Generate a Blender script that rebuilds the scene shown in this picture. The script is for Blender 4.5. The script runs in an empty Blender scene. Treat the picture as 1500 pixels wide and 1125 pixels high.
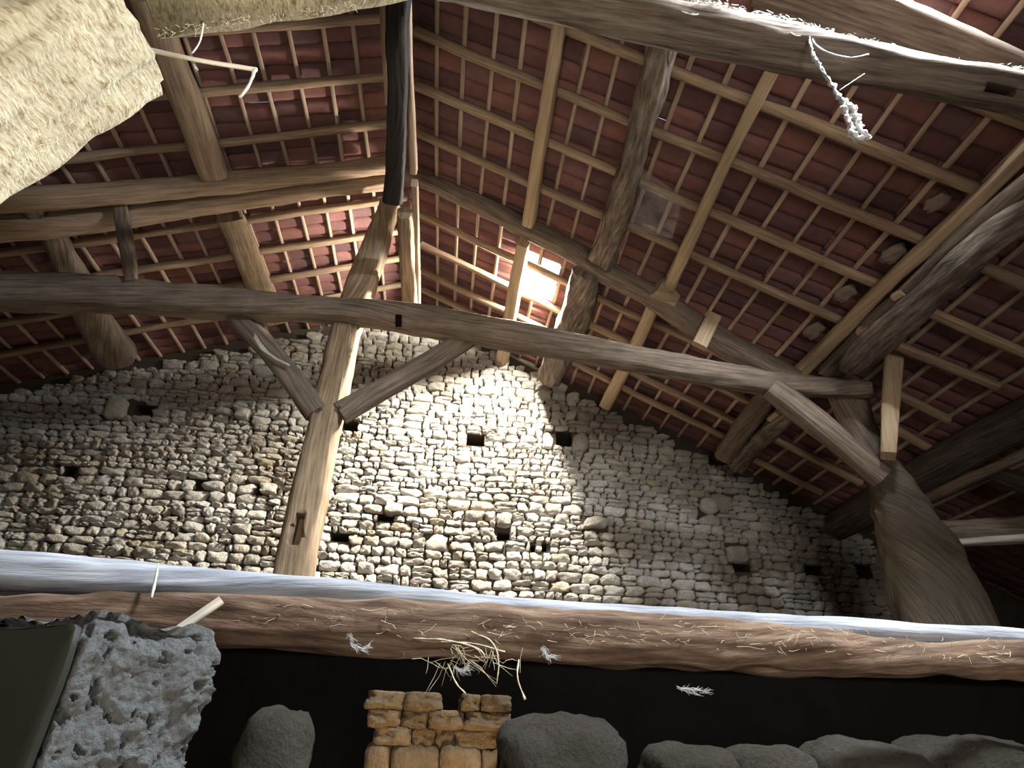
import bpy, bmesh, math, random
import numpy as np
from mathutils import Vector, Matrix, noise

scene = bpy.context.scene
COL = scene.collection
random.seed(7)
rng = np.random.default_rng(11)

# ------------------------------------------------------------------ camera, sky, lights, exposure
cam_d = bpy.data.cameras.new('camera')
cam = bpy.data.objects.new('camera', cam_d)
COL.objects.link(cam)
cam_d.sensor_width = 36.0
cam_d.lens = 21.066
cam_d.clip_start = 0.02
cam.matrix_world = Matrix(((0.993569, -0.082773, -0.077267, 0.0),
                           (-0.108893, -0.511385, -0.852425, 0.0),
                           (0.031044, 0.855356, -0.517109, 1.6),
                           (0, 0, 0, 1)))
scene.camera = cam

world = bpy.data.worlds.new('overcast_sky')
scene.world = world
world.use_nodes = True
wbg = world.node_tree.nodes['Background']
wbg.inputs[0].default_value = (0.72, 0.84, 1.0, 1)
wbg.inputs[1].default_value = 1.7

scene.view_settings.view_transform = 'Standard'
scene.view_settings.look = 'None'
scene.view_settings.exposure = 0.18
scene.view_settings.gamma = 1.0

def area_light(name, loc, aim, sx, sy, power, color, spread=180):
    d = bpy.data.lights.new(name, 'AREA')
    d.shape = 'RECTANGLE'
    d.size, d.size_y = sx, sy
    d.energy = power
    d.color = color
    d.spread = math.radians(spread)
    o = bpy.data.objects.new(name, d)
    COL.objects.link(o)
    o.location = loc
    v = Vector(aim) - Vector(loc)
    o.rotation_euler = v.to_track_quat('-Z', 'Y').to_euler()
    return o

# daylight falling through the hole left by the missing tiles near the gable
area_light('daylight_tile_hole', (0.97, 6.60, 7.385), (0.45, 6.68, 6.85), 0.60, 0.24, 2000, (1.0, 0.95, 0.85))
# daylight falling through the open roof light above the near truss
area_light('daylight_roof_opening', (2.75, 1.2, 6.75), (2.45, 1.35, 6.1), 0.9, 0.8, 1900, (0.84, 0.92, 1.0))
# daylight coming in through the barn door behind
area_light('daylight_barn_door', (1.5, -4.05, 2.2), (1.6, 8.6, 3.5), 2.4, 2.2, 60, (1.0, 0.93, 0.84), 70)
# added fill light aimed up at the pale near logs, no real source there
area_light('log_fill_light', (-0.9, -0.7, 0.25), (-0.9, 1.1, 3.0), 1.4, 1.0, 24, (1.0, 0.93, 0.78), 62)

# ------------------------------------------------------------------ roof geometry (metres)
RIDGE_X, RIDGE_Z = -0.95, 8.2
TAN_L, TAN_R = 0.36237, 0.48034
ANG_L, ANG_R = math.atan(TAN_L), math.atan(TAN_R)
GABLE_Y = 8.65

def roof(side, s, y, off=0.0):
    """point s metres (horizontally) from the ridge on one slope, off metres below the rafters' underside"""
    if side == 'right':
        return Vector((RIDGE_X + s - math.sin(ANG_R) * off, y, RIDGE_Z - TAN_R * s - math.cos(ANG_R) * off))
    return Vector((RIDGE_X - s + math.sin(ANG_L) * off, y, RIDGE_Z - TAN_L * s - math.cos(ANG_L) * off))

def roof_normal(side):
    return Vector((math.sin(ANG_R), 0, math.cos(ANG_R))) if side == 'right' else Vector((-math.sin(ANG_L), 0, math.cos(ANG_L)))

# ------------------------------------------------------------------ materials
def new_mat(name):
    m = bpy.data.materials.new(name)
    m.use_nodes = True
    nt = m.node_tree
    for n in list(nt.nodes):
        nt.nodes.remove(n)
    out = nt.nodes.new('ShaderNodeOutputMaterial')
    b = nt.nodes.new('ShaderNodeBsdfPrincipled')
    b.inputs['Roughness'].default_value = 0.9
    b.inputs['Specular IOR Level'].default_value = 0.15
    nt.links.new(b.outputs[0], out.inputs[0])
    return m, nt, b

def node(nt, kind, **kw):
    n = nt.nodes.new(kind)
    for k, v in kw.items():
        setattr(n, k, v)
    return n

def ramp(nt, src, stops):
    r = nt.nodes.new('ShaderNodeValToRGB')
    e = r.color_ramp.elements
    while len(e) > 1:
        e.remove(e[-1])
    e[0].position, e[0].color = stops[0][0], (*stops[0][1], 1)
    for p, c in stops[1:]:
        x = e.new(p)
        x.color = (*c, 1)
    nt.links.new(src, r.inputs[0])
    return r.outputs[0]

def tex_noise(nt, vec, scale, detail=4.0, rough=0.6):
    n = nt.nodes.new('ShaderNodeTexNoise')
    n.inputs['Scale'].default_value = scale
    n.inputs['Detail'].default_value = detail
    n.inputs['Roughness'].default_value = rough
    nt.links.new(vec, n.inputs['Vector'])
    return n.outputs['Fac']

def bump(nt, b, h, strength, dist):
    n = nt.nodes.new('ShaderNodeBump')
    n.inputs['Strength'].default_value = strength
    n.inputs['Distance'].default_value = dist
    nt.links.new(h, n.inputs['Height'])
    nt.links.new(n.outputs[0], b.inputs['Normal'])

def mult(nt, a, fac_socket, lo, hi):
    mr = nt.nodes.new('ShaderNodeMapRange')
    mr.inputs['To Min'].default_value = lo
    mr.inputs['To Max'].default_value = hi
    nt.links.new(fac_socket, mr.inputs['Value'])
    mx = nt.nodes.new('ShaderNodeVectorMath')
    mx.operation = 'SCALE'
    nt.links.new(a, mx.inputs[0])
    nt.links.new(mr.outputs[0], mx.inputs['Scale'])
    return mx.outputs[0]

def wood(name, dark, mid, pale, across=38.0, along=2.2, bump_d=0.012, blotch=0.45):
    m, nt, b = new_mat(name)
    tc = node(nt, 'ShaderNodeTexCoord')
    mp = node(nt, 'ShaderNodeMapping')
    mp.inputs['Scale'].default_value = (across, along, 1)
    nt.links.new(tc.outputs['UV'], mp.inputs['Vector'])
    oi = node(nt, 'ShaderNodeObjectInfo')
    sh = node(nt, 'ShaderNodeVectorMath', operation='ADD')
    cx = node(nt, 'ShaderNodeCombineXYZ')
    ml = node(nt, 'ShaderNodeMath', operation='MULTIPLY')
    ml.inputs[1].default_value = 37.0
    nt.links.new(oi.outputs['Random'], ml.inputs[0])
    nt.links.new(ml.outputs[0], cx.inputs[2])
    nt.links.new(mp.outputs[0], sh.inputs[0])
    nt.links.new(cx.outputs[0], sh.inputs[1])
    g = tex_noise(nt, sh.outputs[0], 1.0, 6.0, 0.65)
    c = ramp(nt, g, [(0.28, dark), (0.5, mid), (0.72, pale)])
    p = tex_noise(nt, tc.outputs['Object'], 2.6, 3.0, 0.6)
    c = mult(nt, c, p, 1 - blotch, 1 + blotch)
    c = mult(nt, c, oi.outputs['Random'], 0.86, 1.14)
    nt.links.new(c, b.inputs['Base Color'])
    bump(nt, b, g, 0.8, bump_d)
    return m

M = {}
M['oak'] = wood('weathered_oak', (0.05, 0.037, 0.028), (0.145, 0.108, 0.080), (0.225, 0.175, 0.135))
M['dark_oak'] = wood('dark_oak', (0.02, 0.016, 0.014), (0.07, 0.055, 0.045), (0.12, 0.10, 0.085))
M['post_oak'] = wood('brown_oak', (0.09, 0.062, 0.038), (0.24, 0.17, 0.105), (0.35, 0.265, 0.18), 30, 1.8)
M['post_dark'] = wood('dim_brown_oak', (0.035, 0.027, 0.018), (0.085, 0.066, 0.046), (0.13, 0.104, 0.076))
M['black_oak'] = wood('near_black_oak', (0.008, 0.007, 0.006), (0.022, 0.018, 0.016), (0.04, 0.034, 0.03))  # the darkest of the oaks, for the near ridge beam
M['log'] = wood('rough_log', (0.035, 0.025, 0.018), (0.13, 0.098, 0.073), (0.28, 0.225, 0.18), 20, 3.5, 0.03)
M['pine'] = wood('sawn_pine', (0.21, 0.145, 0.085), (0.34, 0.245, 0.15), (0.43, 0.32, 0.21), 45, 1.4, 0.003, 0.2)
M['rafter'] = wood('rafter_wood', (0.13, 0.085, 0.055), (0.26, 0.18, 0.115), (0.36, 0.26, 0.175), 40, 2.0, 0.005, 0.3)
M['batten'] = wood('batten_wood', (0.22, 0.15, 0.105), (0.35, 0.25, 0.175), (0.44, 0.33, 0.24), 45, 2.0, 0.003, 0.3)
M['rail'] = wood('grey_rail_wood', (0.10, 0.105, 0.12), (0.25, 0.26, 0.285), (0.40, 0.415, 0.44), 26, 2.2, 0.012, 0.25)
M['brown_log'] = wood('brown_log', (0.028, 0.017, 0.011), (0.085, 0.052, 0.034), (0.19, 0.132, 0.09), 22, 3.0, 0.02, 0.4)
M['pale'] = wood('pale_split_wood', (0.30, 0.265, 0.21), (0.45, 0.41, 0.34), (0.55, 0.52, 0.46), 30, 2, 0.004, 0.15)

def mat_tile():
    m, nt, b = new_mat('terracotta')
    tc = node(nt, 'ShaderNodeTexCoord')
    ge = node(nt, 'ShaderNodeNewGeometry')
    c = ramp(nt, ge.outputs['Random Per Island'], [(0.0, (0.085, 0.046, 0.044)), (0.35, (0.145, 0.068, 0.060)), (0.7, (0.19, 0.086, 0.072)), (1.0, (0.125, 0.070, 0.068))])
    n = tex_noise(nt, tc.outputs['Object'], 9.0, 5.0, 0.65)
    c = mult(nt, c, n, 0.62, 1.35)
    nt.links.new(c, b.inputs['Base Color'])
    n2 = tex_noise(nt, tc.outputs['Object'], 60.0, 3.0, 0.6)
    bump(nt, b, n2, 0.35, 0.006)
    return m
M['tile'] = mat_tile()

def mat_stone(name, base, dark, lo=0.6, hi=1.25):
    m, nt, b = new_mat(name)
    tc = node(nt, 'ShaderNodeTexCoord')
    ge = node(nt, 'ShaderNodeNewGeometry')
    c = ramp(nt, ge.outputs['Random Per Island'], [(0.0, [v * 0.80 for v in base]), (0.4, base), (0.8, [min(1, v * 1.12) for v in base]), (1.0, (base[0], base[1] * 0.95, base[2] * 0.82))])
    n = tex_noise(nt, tc.outputs['Object'], 14.0, 6.0, 0.7)
    c = mult(nt, c, n, lo, hi)
    n3 = tex_noise(nt, tc.outputs['Object'], 0.9, 5.0, 0.65)
    st = ramp(nt, n3, [(0.30, (0.55, 0.50, 0.44)), (0.52, (1, 1, 1))])
    mx = node(nt, 'ShaderNodeVectorMath', operation='MULTIPLY')
    nt.links.new(c, mx.inputs[0])
    nt.links.new(st, mx.inputs[1])
    nt.links.new(mx.outputs[0], b.inputs['Base Color'])
    n2 = tex_noise(nt, tc.outputs['Object'], 34.0, 6.0, 0.7)
    bump(nt, b, n2, 1.0, 0.06)
    return m
M['stone'] = mat_stone('limestone', (0.66, 0.62, 0.55), (0.2, 0.17, 0.13))
M['pillar_stone'] = mat_stone('brown_limestone', (0.33, 0.235, 0.135), (0.1, 0.08, 0.05), 0.3, 1.35)
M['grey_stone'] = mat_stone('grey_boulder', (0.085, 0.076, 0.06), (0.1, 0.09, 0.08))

def flat(name, col, rough=0.95, nscale=6.0, var=0.4, bscale=30.0, bd=0.01):
    m, nt, b = new_mat(name)
    tc = node(nt, 'ShaderNodeTexCoord')
    rgb = node(nt, 'ShaderNodeRGB')
    rgb.outputs[0].default_value = (*col, 1)
    n = tex_noise(nt, tc.outputs['Object'], nscale, 6.0, 0.65)
    c = mult(nt, rgb.outputs[0], n, 1 - var, 1 + var)
    nt.links.new(c, b.inputs['Base Color'])
    b.inputs['Roughness'].default_value = rough
    n2 = tex_noise(nt, tc.outputs['Object'], bscale, 5.0, 0.65)
    bump(nt, b, n2, 0.6, bd)
    return m
M['mortar'] = flat('earth_mortar', (0.055, 0.043, 0.030))
M['mortar_pale'] = flat('pale_lime_mortar', (0.20, 0.145, 0.115))
M['earth'] = flat('earth_floor', (0.12, 0.095, 0.07))
M['render'] = flat('sooty_render', (0.06, 0.05, 0.04))
M['hole'] = flat('shade_black', (0.006, 0.005, 0.004))  # near-black colour that paints the shade in the slot and under the loft
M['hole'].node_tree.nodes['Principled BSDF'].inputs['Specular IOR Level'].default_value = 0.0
M['face_shade'] = flat('pillar_side_shade', (0.014, 0.014, 0.010), 0.6, 3.0, 0.5, 8.0, 0.004)  # near-black colour painting the shade on the pillar's left face
M['cob'] = flat('rough_grey_stone', (0.075, 0.075, 0.073), 0.95, 60.0, 0.75, 95.0, 0.03)
M['dust'] = flat('cobweb_dust', (0.46, 0.45, 0.43), 0.95, 20.0, 0.2, 60.0, 0.002)
M['straw'] = flat('dry_straw', (0.50, 0.42, 0.28), 0.8, 20.0, 0.3, 60.0, 0.002)

def mat_hewn():
    m, nt, b = new_mat('straw_flecked_hewn_wood')
    tc = node(nt, 'ShaderNodeTexCoord')
    mp = node(nt, 'ShaderNodeMapping')
    mp.inputs['Scale'].default_value = (26, 95, 1)
    nt.links.new(tc.outputs['UV'], mp.inputs['Vector'])
    g = tex_noise(nt, mp.outputs[0], 1.0, 5.0, 0.7)
    n = tex_noise(nt, tc.outputs['Object'], 8.0, 4.0, 0.6)
    c = ramp(nt, g, [(0.30, (0.20, 0.145, 0.08)), (0.46, (0.42, 0.35, 0.225)), (0.66, (0.57, 0.51, 0.37))])
    c = mult(nt, c, n, 0.75, 1.25)
    mp2 = node(nt, 'ShaderNodeMapping')
    mp2.inputs['Scale'].default_value = (14, 34, 1)
    mp2.inputs['Rotation'].default_value = (0, 0, 0.5)
    nt.links.new(tc.outputs['UV'], mp2.inputs['Vector'])
    g2 = tex_noise(nt, mp2.outputs[0], 1.0, 4.0, 0.7)
    st = ramp(nt, g2, [(0.33, (0.50, 0.40, 0.28)), (0.47, (1, 1, 1))])
    mx = node(nt, 'ShaderNodeVectorMath', operation='MULTIPLY')
    nt.links.new(c, mx.inputs[0])
    nt.links.new(st, mx.inputs[1])
    c = mx.outputs[0]
    nt.links.new(c, b.inputs['Base Color'])
    bump(nt, b, g, 1.0, 0.02)
    return m
M['hewn'] = mat_hewn()

def mat_grey_sheet():  # patchy, mostly transparent grey
    m, nt, b = new_mat('grey_sheet')
    tc = node(nt, 'ShaderNodeTexCoord')
    tr = node(nt, 'ShaderNodeBsdfTransparent')
    mix = node(nt, 'ShaderNodeMixShader')
    n = tex_noise(nt, tc.outputs['Object'], 5.0, 6.0, 0.7)
    a = ramp(nt, n, [(0.40, (0.05, 0.05, 0.05)), (0.75, (0.42, 0.42, 0.42))])
    b.inputs['Base Color'].default_value = (0.6, 0.58, 0.58, 1)
    nt.links.new(a, mix.inputs[0])
    nt.links.new(tr.outputs[0], mix.inputs[1])
    nt.links.new(b.outputs[0], mix.inputs[2])
    out = [x for x in nt.nodes if x.type == 'OUTPUT_MATERIAL'][0]
    nt.links.new(mix.outputs[0], out.inputs[0])
    return m
M['web'] = mat_grey_sheet()

# ------------------------------------------------------------------ object helpers
def link_mesh(name, verts, faces, mat, parent=None, smooth=True, uvs=None):
    me = bpy.data.meshes.new(name)
    me.from_pydata(verts, [], faces)
    me.update()
    if smooth:
        me.polygons.foreach_set('use_smooth', [True] * len(me.polygons))
    if uvs is not None:
        uvl = me.uv_layers.new(name='UVMap')
        li = np.empty(len(me.loops), dtype=np.int32)
        me.loops.foreach_get('vertex_index', li)
        uvl.data.foreach_set('uv', np.asarray(uvs, dtype=np.float32)[li].ravel())
    me.materials.append(mat)
    o = bpy.data.objects.new(name, me)
    COL.objects.link(o)
    if parent is not None:
        o.parent = parent
    return o

def tag(o, label=None, cat=None, group=None, kind=None):
    if label: o['label'] = label
    if cat: o['category'] = cat
    if group: o['group'] = group
    if kind: o['kind'] = kind
    return o

def structure(o, label=None):
    o['kind'] = 'structure'
    if label: o['label'] = label
    return o

def catmull(pts, step):
    """pts: rows of numbers; returns resampled rows"""
    P = [np.array(p, float) for p in pts]
    if len(P) == 2:
        n = max(2, int(np.linalg.norm(P[1][:3] - P[0][:3]) / step))
        return [P[0] + (P[1] - P[0]) * i / n for i in range(n + 1)]
    P = [2 * P[0] - P[1]] + P + [2 * P[-1] - P[-2]]
    out = []
    for i in range(1, len(P) - 2):
        n = max(1, int(np.linalg.norm(P[i + 1][:3] - P[i][:3]) / step))
        for k in range(n):
            t = k / n
            out.append(0.5 * (2 * P[i] + (P[i + 1] - P[i - 1]) * t + (2 * P[i - 1] - 5 * P[i] + 4 * P[i + 1] - P[i + 2]) * t * t
                              + (3 * P[i] - P[i - 1] - 3 * P[i + 1] + P[i + 2]) * t ** 3))
    out.append(P[-2])
    return out

def timber(name, pts, mat, ratio=1.0, power=5.0, rough=0.012, lump=0.03, up=(0, 1, 0), step=0.10, nseg=20, seed=None, parent=None, tip=0.0):
    """sweep a rounded-square section along pts (x, y, z, width); ratio = depth along 'up' / width; power 2 round .. 8 square"""
    seed = random.random() * 100 if seed is None else seed
    R = catmull(pts, step)
    n = len(R)
    upv = Vector(up)
    verts, uvs, faces = [], [], []
    L = 0.0
    angs = [2 * math.pi * (k + 0.5) / nseg for k in range(nseg)]
    sec = []
    for a in angs:
        c, s = math.cos(a), math.sin(a)
        r = (abs(c) ** power + abs(s) ** power) ** (-1.0 / power)
        sec.append((c * r, s * r))
    for i in range(n):
        p = Vector(R[i][:3])
        w = R[i][3] * 0.5
        t = (Vector(R[min(n - 1, i + 1)][:3]) - Vector(R[max(0, i - 1)][:3])).normalized()
        side = t.cross(upv).normalized()
        nv = side.cross(t).normalized()
        if i: L += (p - Vector(R[i - 1][:3])).length
        if tip and (i == 0 or i == n - 1): w *= 1 - tip
        for k in range(nseg + 1):
            c, s = sec[k % nseg]
            d = side * (c * w) + nv * (s * w * ratio)
            u = (k / nseg) * 8 * abs(w)
            q = Vector((c * 3 * w * 8 + seed, s * 3 * w * 8, L * 1.6))
            q2 = Vector((c * w * 20 + seed, s * w * 20, L * 5.0 + 9))
            f = 1 + (noise.noise(q) * lump + noise.noise(q2) * rough) / max(w, 0.02)
            verts.append(tuple(p + d * f))
            uvs.append((u, L))
    m = nseg + 1
    for i in range(n - 1):
        for k in range(nseg):
            faces.append((i * m + k, i * m + k + 1, (i + 1) * m + k + 1, (i + 1) * m + k))
    for i, flip in ((0, True), (n - 1, False)):
        c = Vector(R[i][:3])
        ci = len(verts)
        verts.append(tuple(c)); uvs.append((0.5, L))
        base = len(verts)
        for k in range(nseg):                       # a separate rim keeps the end grain crisp
            verts.append(verts[i * m + k]); uvs.append((0.5 + sec[k][0] * 0.1, L + sec[k][1] * 0.02))
        for k in range(nseg):
            a, b2 = base + k, base + (k + 1) % nseg
            faces.append((ci, a, b2) if not flip else (ci, b2, a))
    o = link_mesh(name, verts, faces, mat, parent, True, uvs)
    return o

def tube(name, pts, mat, parent=None, nseg=6, step=0.02, lump=0.3, seed=0.0):
    R = catmull(pts, step)
    verts, faces = [], []
    n = len(R)
    for i in range(n):
        p = Vector(R[i][:3])
        t = (Vector(R[min(n - 1, i + 1)][:3]) - Vector(R[max(0, i - 1)][:3])).normalized()
        a = t.cross(Vector((0.3, 0.9, 0.2))).normalized()
        b = t.cross(a)
        for k in range(nseg):
            an = 2 * math.pi * k / nseg
            r = R[i][3] * 0.5 * (1 + lump * noise.noise(Vector((p.x * 40 + k + seed, p.y * 40, p.z * 40))) * 2)
            verts.append(tuple(p + (a * math.cos(an) + b * math.sin(an)) * r))
    for i in range(n - 1):
        for k in range(nseg):
            faces.append((i * nseg + k, i * nseg + (k + 1) % nseg, (i + 1) * nseg + (k + 1) % nseg, (i + 1) * nseg + k))
    faces.append(tuple(range(nseg - 1, -1, -1)))
    faces.append(tuple((n - 1) * nseg + k for k in range(nseg)))
    return link_mesh(name, verts, faces, mat, parent)

def merge_data(parts):
    V, F = [], []
    for v, f in parts:
        b = len(V)
        V += v
        F += [tuple(i + b for i in q) for q in f]
    return V, F

def box_data(x0, x1, y0, y1, z0, z1):
    v = [(x, y, z) for z in (z0, z1) for y in (y0, y1) for x in (x0, x1)]
    f = [(0, 2, 3, 1), (4, 5, 7, 6), (0, 1, 5, 4), (2, 6, 7, 3), (0, 4, 6, 2), (1, 3, 7, 5)]
    return v, f

# ------------------------------------------------------------------ rubble stone faces
_k = rng.normal(size=(14, 2)); _ph = rng.uniform(0, 6.28, 14)
def wave(x, z, s):
    r = 0
    for (a, b), p in zip(_k, _ph):
        r = r + np.sin((a * x + b * z) * s + p)
    return r / 5.0

def stone_patch(x0, x1, z0, z1, prot, seed, y):
    """front shell of one rubble stone, as verts and faces; the wall looks toward -y"""
    lv = np.array([-1, -0.97, -0.84, -0.5, -0.15, 0.2, 0.52, 0.84, 0.97, 1])
    U, Vv = np.meshgrid(lv, lv)
    r = np.random.default_rng(seed)
    c = r.uniform(0.16, 0.42)
    X = U * np.sqrt(1 - c * Vv ** 2 * r.uniform(0.5, 1.0))
    Z = Vv * np.sqrt(1 - c * U ** 2)
    ph = r.uniform(0, 6.28, 8)
    w, h = x1 - x0, z1 - z0
    cx, cz = (x0 + x1) / 2, (z0 + z1) / 2
    an = np.arctan2(Z, X)
    rad = np.maximum(abs(U), abs(Vv))
    k = 1 + rad * (0.08 * np.sin(2 * an + ph[0]) + 0.07 * np.sin(3 * an + ph[1]) + 0.06 * np.sin(5 * an + ph[2]))
    sk = r.uniform(-0.12, 0.12)
    px = cx + 0.5 * w * X * k + sk * Z * h * 0.5
    pz = cz + 0.5 * h * Z * k + r.uniform(-0.1, 0.1) * X * min(w, h) * 0.6
    bul = min(0.05, 0.22 * min(w, h))
    d = prot + bul * (1 - abs(U) ** 3.5) * (1 - abs(Vv) ** 3.5)
    d = d + r.uniform(-0.022, 0.022) * U + r.uniform(-0.02, 0.028) * Vv
    d = d + 0.014 * np.sin(U * 4 + ph[3]) * np.sin(Vv * 3.3 + ph[4]) + 0.011 * np.sin(U * 7 + ph[5] + Vv * 5) * np.sin(Vv * 6 + ph[6])
    edge = (abs(U) > 0.99) | (abs(Vv) > 0.99)
    d = np.where(edge, -0.10, d)
    px = px + 0.035 * wave(px, pz, 1.1) * 0
    n = len(lv)
    verts = list(zip(px.ravel().tolist(), (y - d).ravel().tolist(), pz.ravel().tolist()))
    faces = [(i * n + j, i * n + j + 1, (i + 1) * n + j + 1, (i + 1) * n + j) for i in range(n - 1) for j in range(n - 1)]
    return verts, faces

def top_of_wall(x):
    s = x - RIDGE_X
    t = RIDGE_Z - (TAN_R * s if s > 0 else -TAN_L * s)
    return t

# putlog holes (x, z, half width, half height) in metres
HOLES = [
    ((-4.894, 8.650, 5.839), 0.15, 0.10), ((-1.758, 8.650, 5.841), 0.12, 0.09), ((0.237, 8.650, 5.771), 0.14, 0.10), ((1.672, 8.650, 5.903), 0.13, 0.14),
    ((-3.626, 8.650, 4.732), 0.16, 0.07), ((-2.804, 8.650, 4.698), 0.10, 0.09), ((-1.604, 8.650, 4.077), 0.12, 0.06), ((-5.551, 8.650, 4.776), 0.07, 0.09),
    ((1.181, 8.650, 4.083), 0.035, 0.06), ((1.353, 8.650, 4.114), 0.035, 0.06), ((4.340, 8.650, 3.992), 0.14, 0.06), ((5.478, 8.650, 4.018), 0.12, 0.07), ((6.294, 8.650, 4.055), 0.12, 0.08),
    ((-0.996, 8.650, 4.409), 0.11, 0.05), ((0.744, 8.650, 4.247), 0.09, 0.06),
]
HOLES = [(h[0][0], h[0][2], h[1], h[2]) for h in HOLES]
# stones that stick out or stand out by their size (x, z, half width, half height, how far they stand proud)
PROUD = [
    ((-0.893, 8.650, 4.530), 0.133, 0.078, 0.128), ((0.736, 8.650, 4.473), 0.117, 0.094, 0.120), ((2.123, 8.650, 4.524), 0.172, 0.078, 0.128), ((1.930, 8.650, 5.851), 0.133, 0.172, 0.056),
    ((1.403, 8.650, 5.844), 0.086, 0.133, 0.040), ((-5.271, 8.650, 5.829), 0.156, 0.172, 0.096), ((-3.401, 8.650, 5.890), 0.117, 0.086, 0.120), ((-2.730, 8.650, 4.714), 0.125, 0.070, 0.104),
    ((4.288, 8.650, 4.182), 0.172, 0.117, 0.056), ((4.181, 8.650, 5.003), 0.156, 0.117, 0.040), ((-0.219, 8.650, 4.076), 0.156, 0.117, 0.040), ((-3.520, 8.650, 4.698), 0.156, 0.055, 0.096), ((3.971, 8.650, 4.933), 0.156, 0.125, 0.040),
]
PROUD = [(h[0][0], h[0][2], h[1], h[2], h[3]) for h in PROUD]

def rubble_wall(name, xa, xb, za, zb, y, topfn, holes, proud, right_edge=None, scale=1.0, seed=3):
    r = np.random.default_rng(seed)
    parts = []
    blocks = [(hx - a, hx + a, hz - b, hz + b) for hx, hz, a, b in holes] + [(px - a, px + a, pz - b, pz + b) for px, pz, a, b, _ in proud]
    sid = seed * 100000
    z = za
    def emit(x0, x1, z0, z1):
        nonlocal sid
        cx, cz = (x0 + x1) / 2, (z0 + z1) / 2
        dz = 0.055 * wave(cx, cz, 0.55) + 0.022 * wave(cx + 40, cz, 2.2)
        z0, z1 = z0 + dz, z1 + dz
        if z1 > topfn(cx) - 0.02: return
        for bx0, bx1, bz0, bz1 in blocks:
            ox = min(x1, bx1) - max(x0, bx0); oz = min(z1, bz1) - max(z0, bz0)
            if ox > 0.0 and oz > 0.0:
                if oz < 0.35 * (z1 - z0):
                    if cz > (bz0 + bz1) / 2: z0 = max(z0, bz1)
                    else: z1 = min(z1, bz0)
                elif x0 < bx0 and bx0 - x0 > 0.06: x1 = bx0
                elif x1 > bx1 and x1 - bx1 > 0.06: x0 = bx1
                else: return
        if x1 - x0 < 0.04 or z1 - z0 < 0.03: return
        g = 0.0105
        sid += 1
        parts.append(stone_patch(x0 + g, x1 - g, z0 + g * 0.6, z1 - g * 0.6, r.uniform(-0.012, 0.03), sid, y))
    while z < zb:
        h = r.choice([r.uniform(0.085, 0.13), r.uniform(0.12, 0.175), r.uniform(0.16, 0.215)], p=[0.38, 0.42, 0.20]) * scale
        x = xa - r.uniform(0, 0.3)
        while x < xb:
            w = r.uniform(0.8, 2.3) * h if h > 0.15 * scale else r.uniform(0.9, 3.0) * h
            w = min(w, 0.55 * scale)
            x1 = x + w
            if h > 0.14 * scale and r.random() < 0.30:
                q = r.uniform(0.35, 0.65)
                if w > 0.32 * scale and r.random() < 0.5:
                    emit(x, x + w * 0.45, z, z + h * q); emit(x + w * 0.45, x1, z, z + h * q)
                else:
                    emit(x, x1, z, z + h * q)
                emit(x, x1, z + h * q, z + h)
            else:
                emit(x, x1, z, z + h)
            x = x1
        z += h
    for px, pz, a, b, d in proud:
        sid += 1
        parts.append(stone_patch(px - a, px + a, pz - b, pz + b, d - 0.04, sid, y))
    V, F = merge_data(parts)
    o = link_mesh(name, V, F, M['stone'])
    return o, len(parts)

gable, n_st = rubble_wall('wall_back', -7.4, 6.70, -0.02, 8.3, GABLE_Y, top_of_wall, HOLES, PROUD, scale=0.86)
structure(gable, 'pale dry rubble stone gable wall under the tiled roof')

# earth core of the wall with the putlog holes left open, and their pockets
def wall_core():
    parts = []
    xs = sorted(set([-7.4, 6.72] + [round(v, 4) for h in HOLES for v in (h[0] - h[2], h[0] + h[2])] + list(np.arange(-7, 6.6, 0.5))))
    y = GABLE_Y + 0.055
    V, F = [], []
    for a, b in zip(xs[:-1], xs[1:]):
        if b - a < 1e-4: continue
        m = (a + b) / 2
        cuts = sorted((h[1] - h[3], h[1] + h[3]) for h in HOLES if h[0] - h[2] < m < h[0] + h[2])
        z = 0.0
        for c0, c1 in cuts + [(None, None)]:
            if c0 is None:
                za_, zb_ = min(top_of_wall(a), 8.2) + 0.15, min(top_of_wall(b), 8.2) + 0.15
            else:
                za_ = zb_ = c0
            i = len(V)
            V += [(a, y, z), (b, y, z), (b, y, zb_), (a, y, za_)]
            F.append((i, i + 1, i + 2, i + 3))
            if c0 is not None: z = c1
    for hx, hz, a, b in HOLES:
        i = len(V)
        V += [(hx + sx * a, yy, hz + sz * b) for yy in (y, y + 0.55) for sx, sz in ((-1, -1), (1, -1), (1, 1), (-1, 1))]
        F += [(i, i + 1, i + 5, i + 4), (i + 1, i + 2, i + 6, i + 5), (i + 2, i + 3, i + 7, i + 6), (i + 3, i, i + 4, i + 7), (i + 4, i + 5, i + 6, i + 7)]
    return V, F
V, F = wall_core()
core = link_mesh('wall_back_core', V, F, M['mortar'], gable, smooth=False)

# the rest of the shell: out of the picture or in the dark
V, F = merge_data([box_data(-8.0, -7.42, -4.2, 9.4, 0, 6.2)])
structure(link_mesh('wall_left', V, F, M['render'], None, False))
V, F = merge_data([box_data(10.2, 10.5, -4.2, 9.4, 0, 3.4), box_data(6.72, 10.2, 8.65, 9.3, 0, 4.4)])
structure(link_mesh('wall_right', V, F, M['render'], None, False))
V, F = merge_data([box_data(-8, 0.2, -4.5, -4.2, 0, 8.2), box_data(2.8, 10.5, -4.5, -4.2, 0, 8.2), box_data(0.2, 2.8, -4.5, -4.2, 3.4, 8.2)])
structure(link_mesh('wall_front', V, F, M['render'], None, False))
V, F = box_data(-8.5, 10.8, -5, 9.6, -0.3, 0)
structure(link_mesh('floor', V, F, M['earth'], None, False))
V, F = merge_data([box_data(-7.4 , 6.6, 4.6 + 0.30 * k, 4.6 + 0.30 * k + 0.292, 2.31, 2.41) for k in range(14)])
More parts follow.
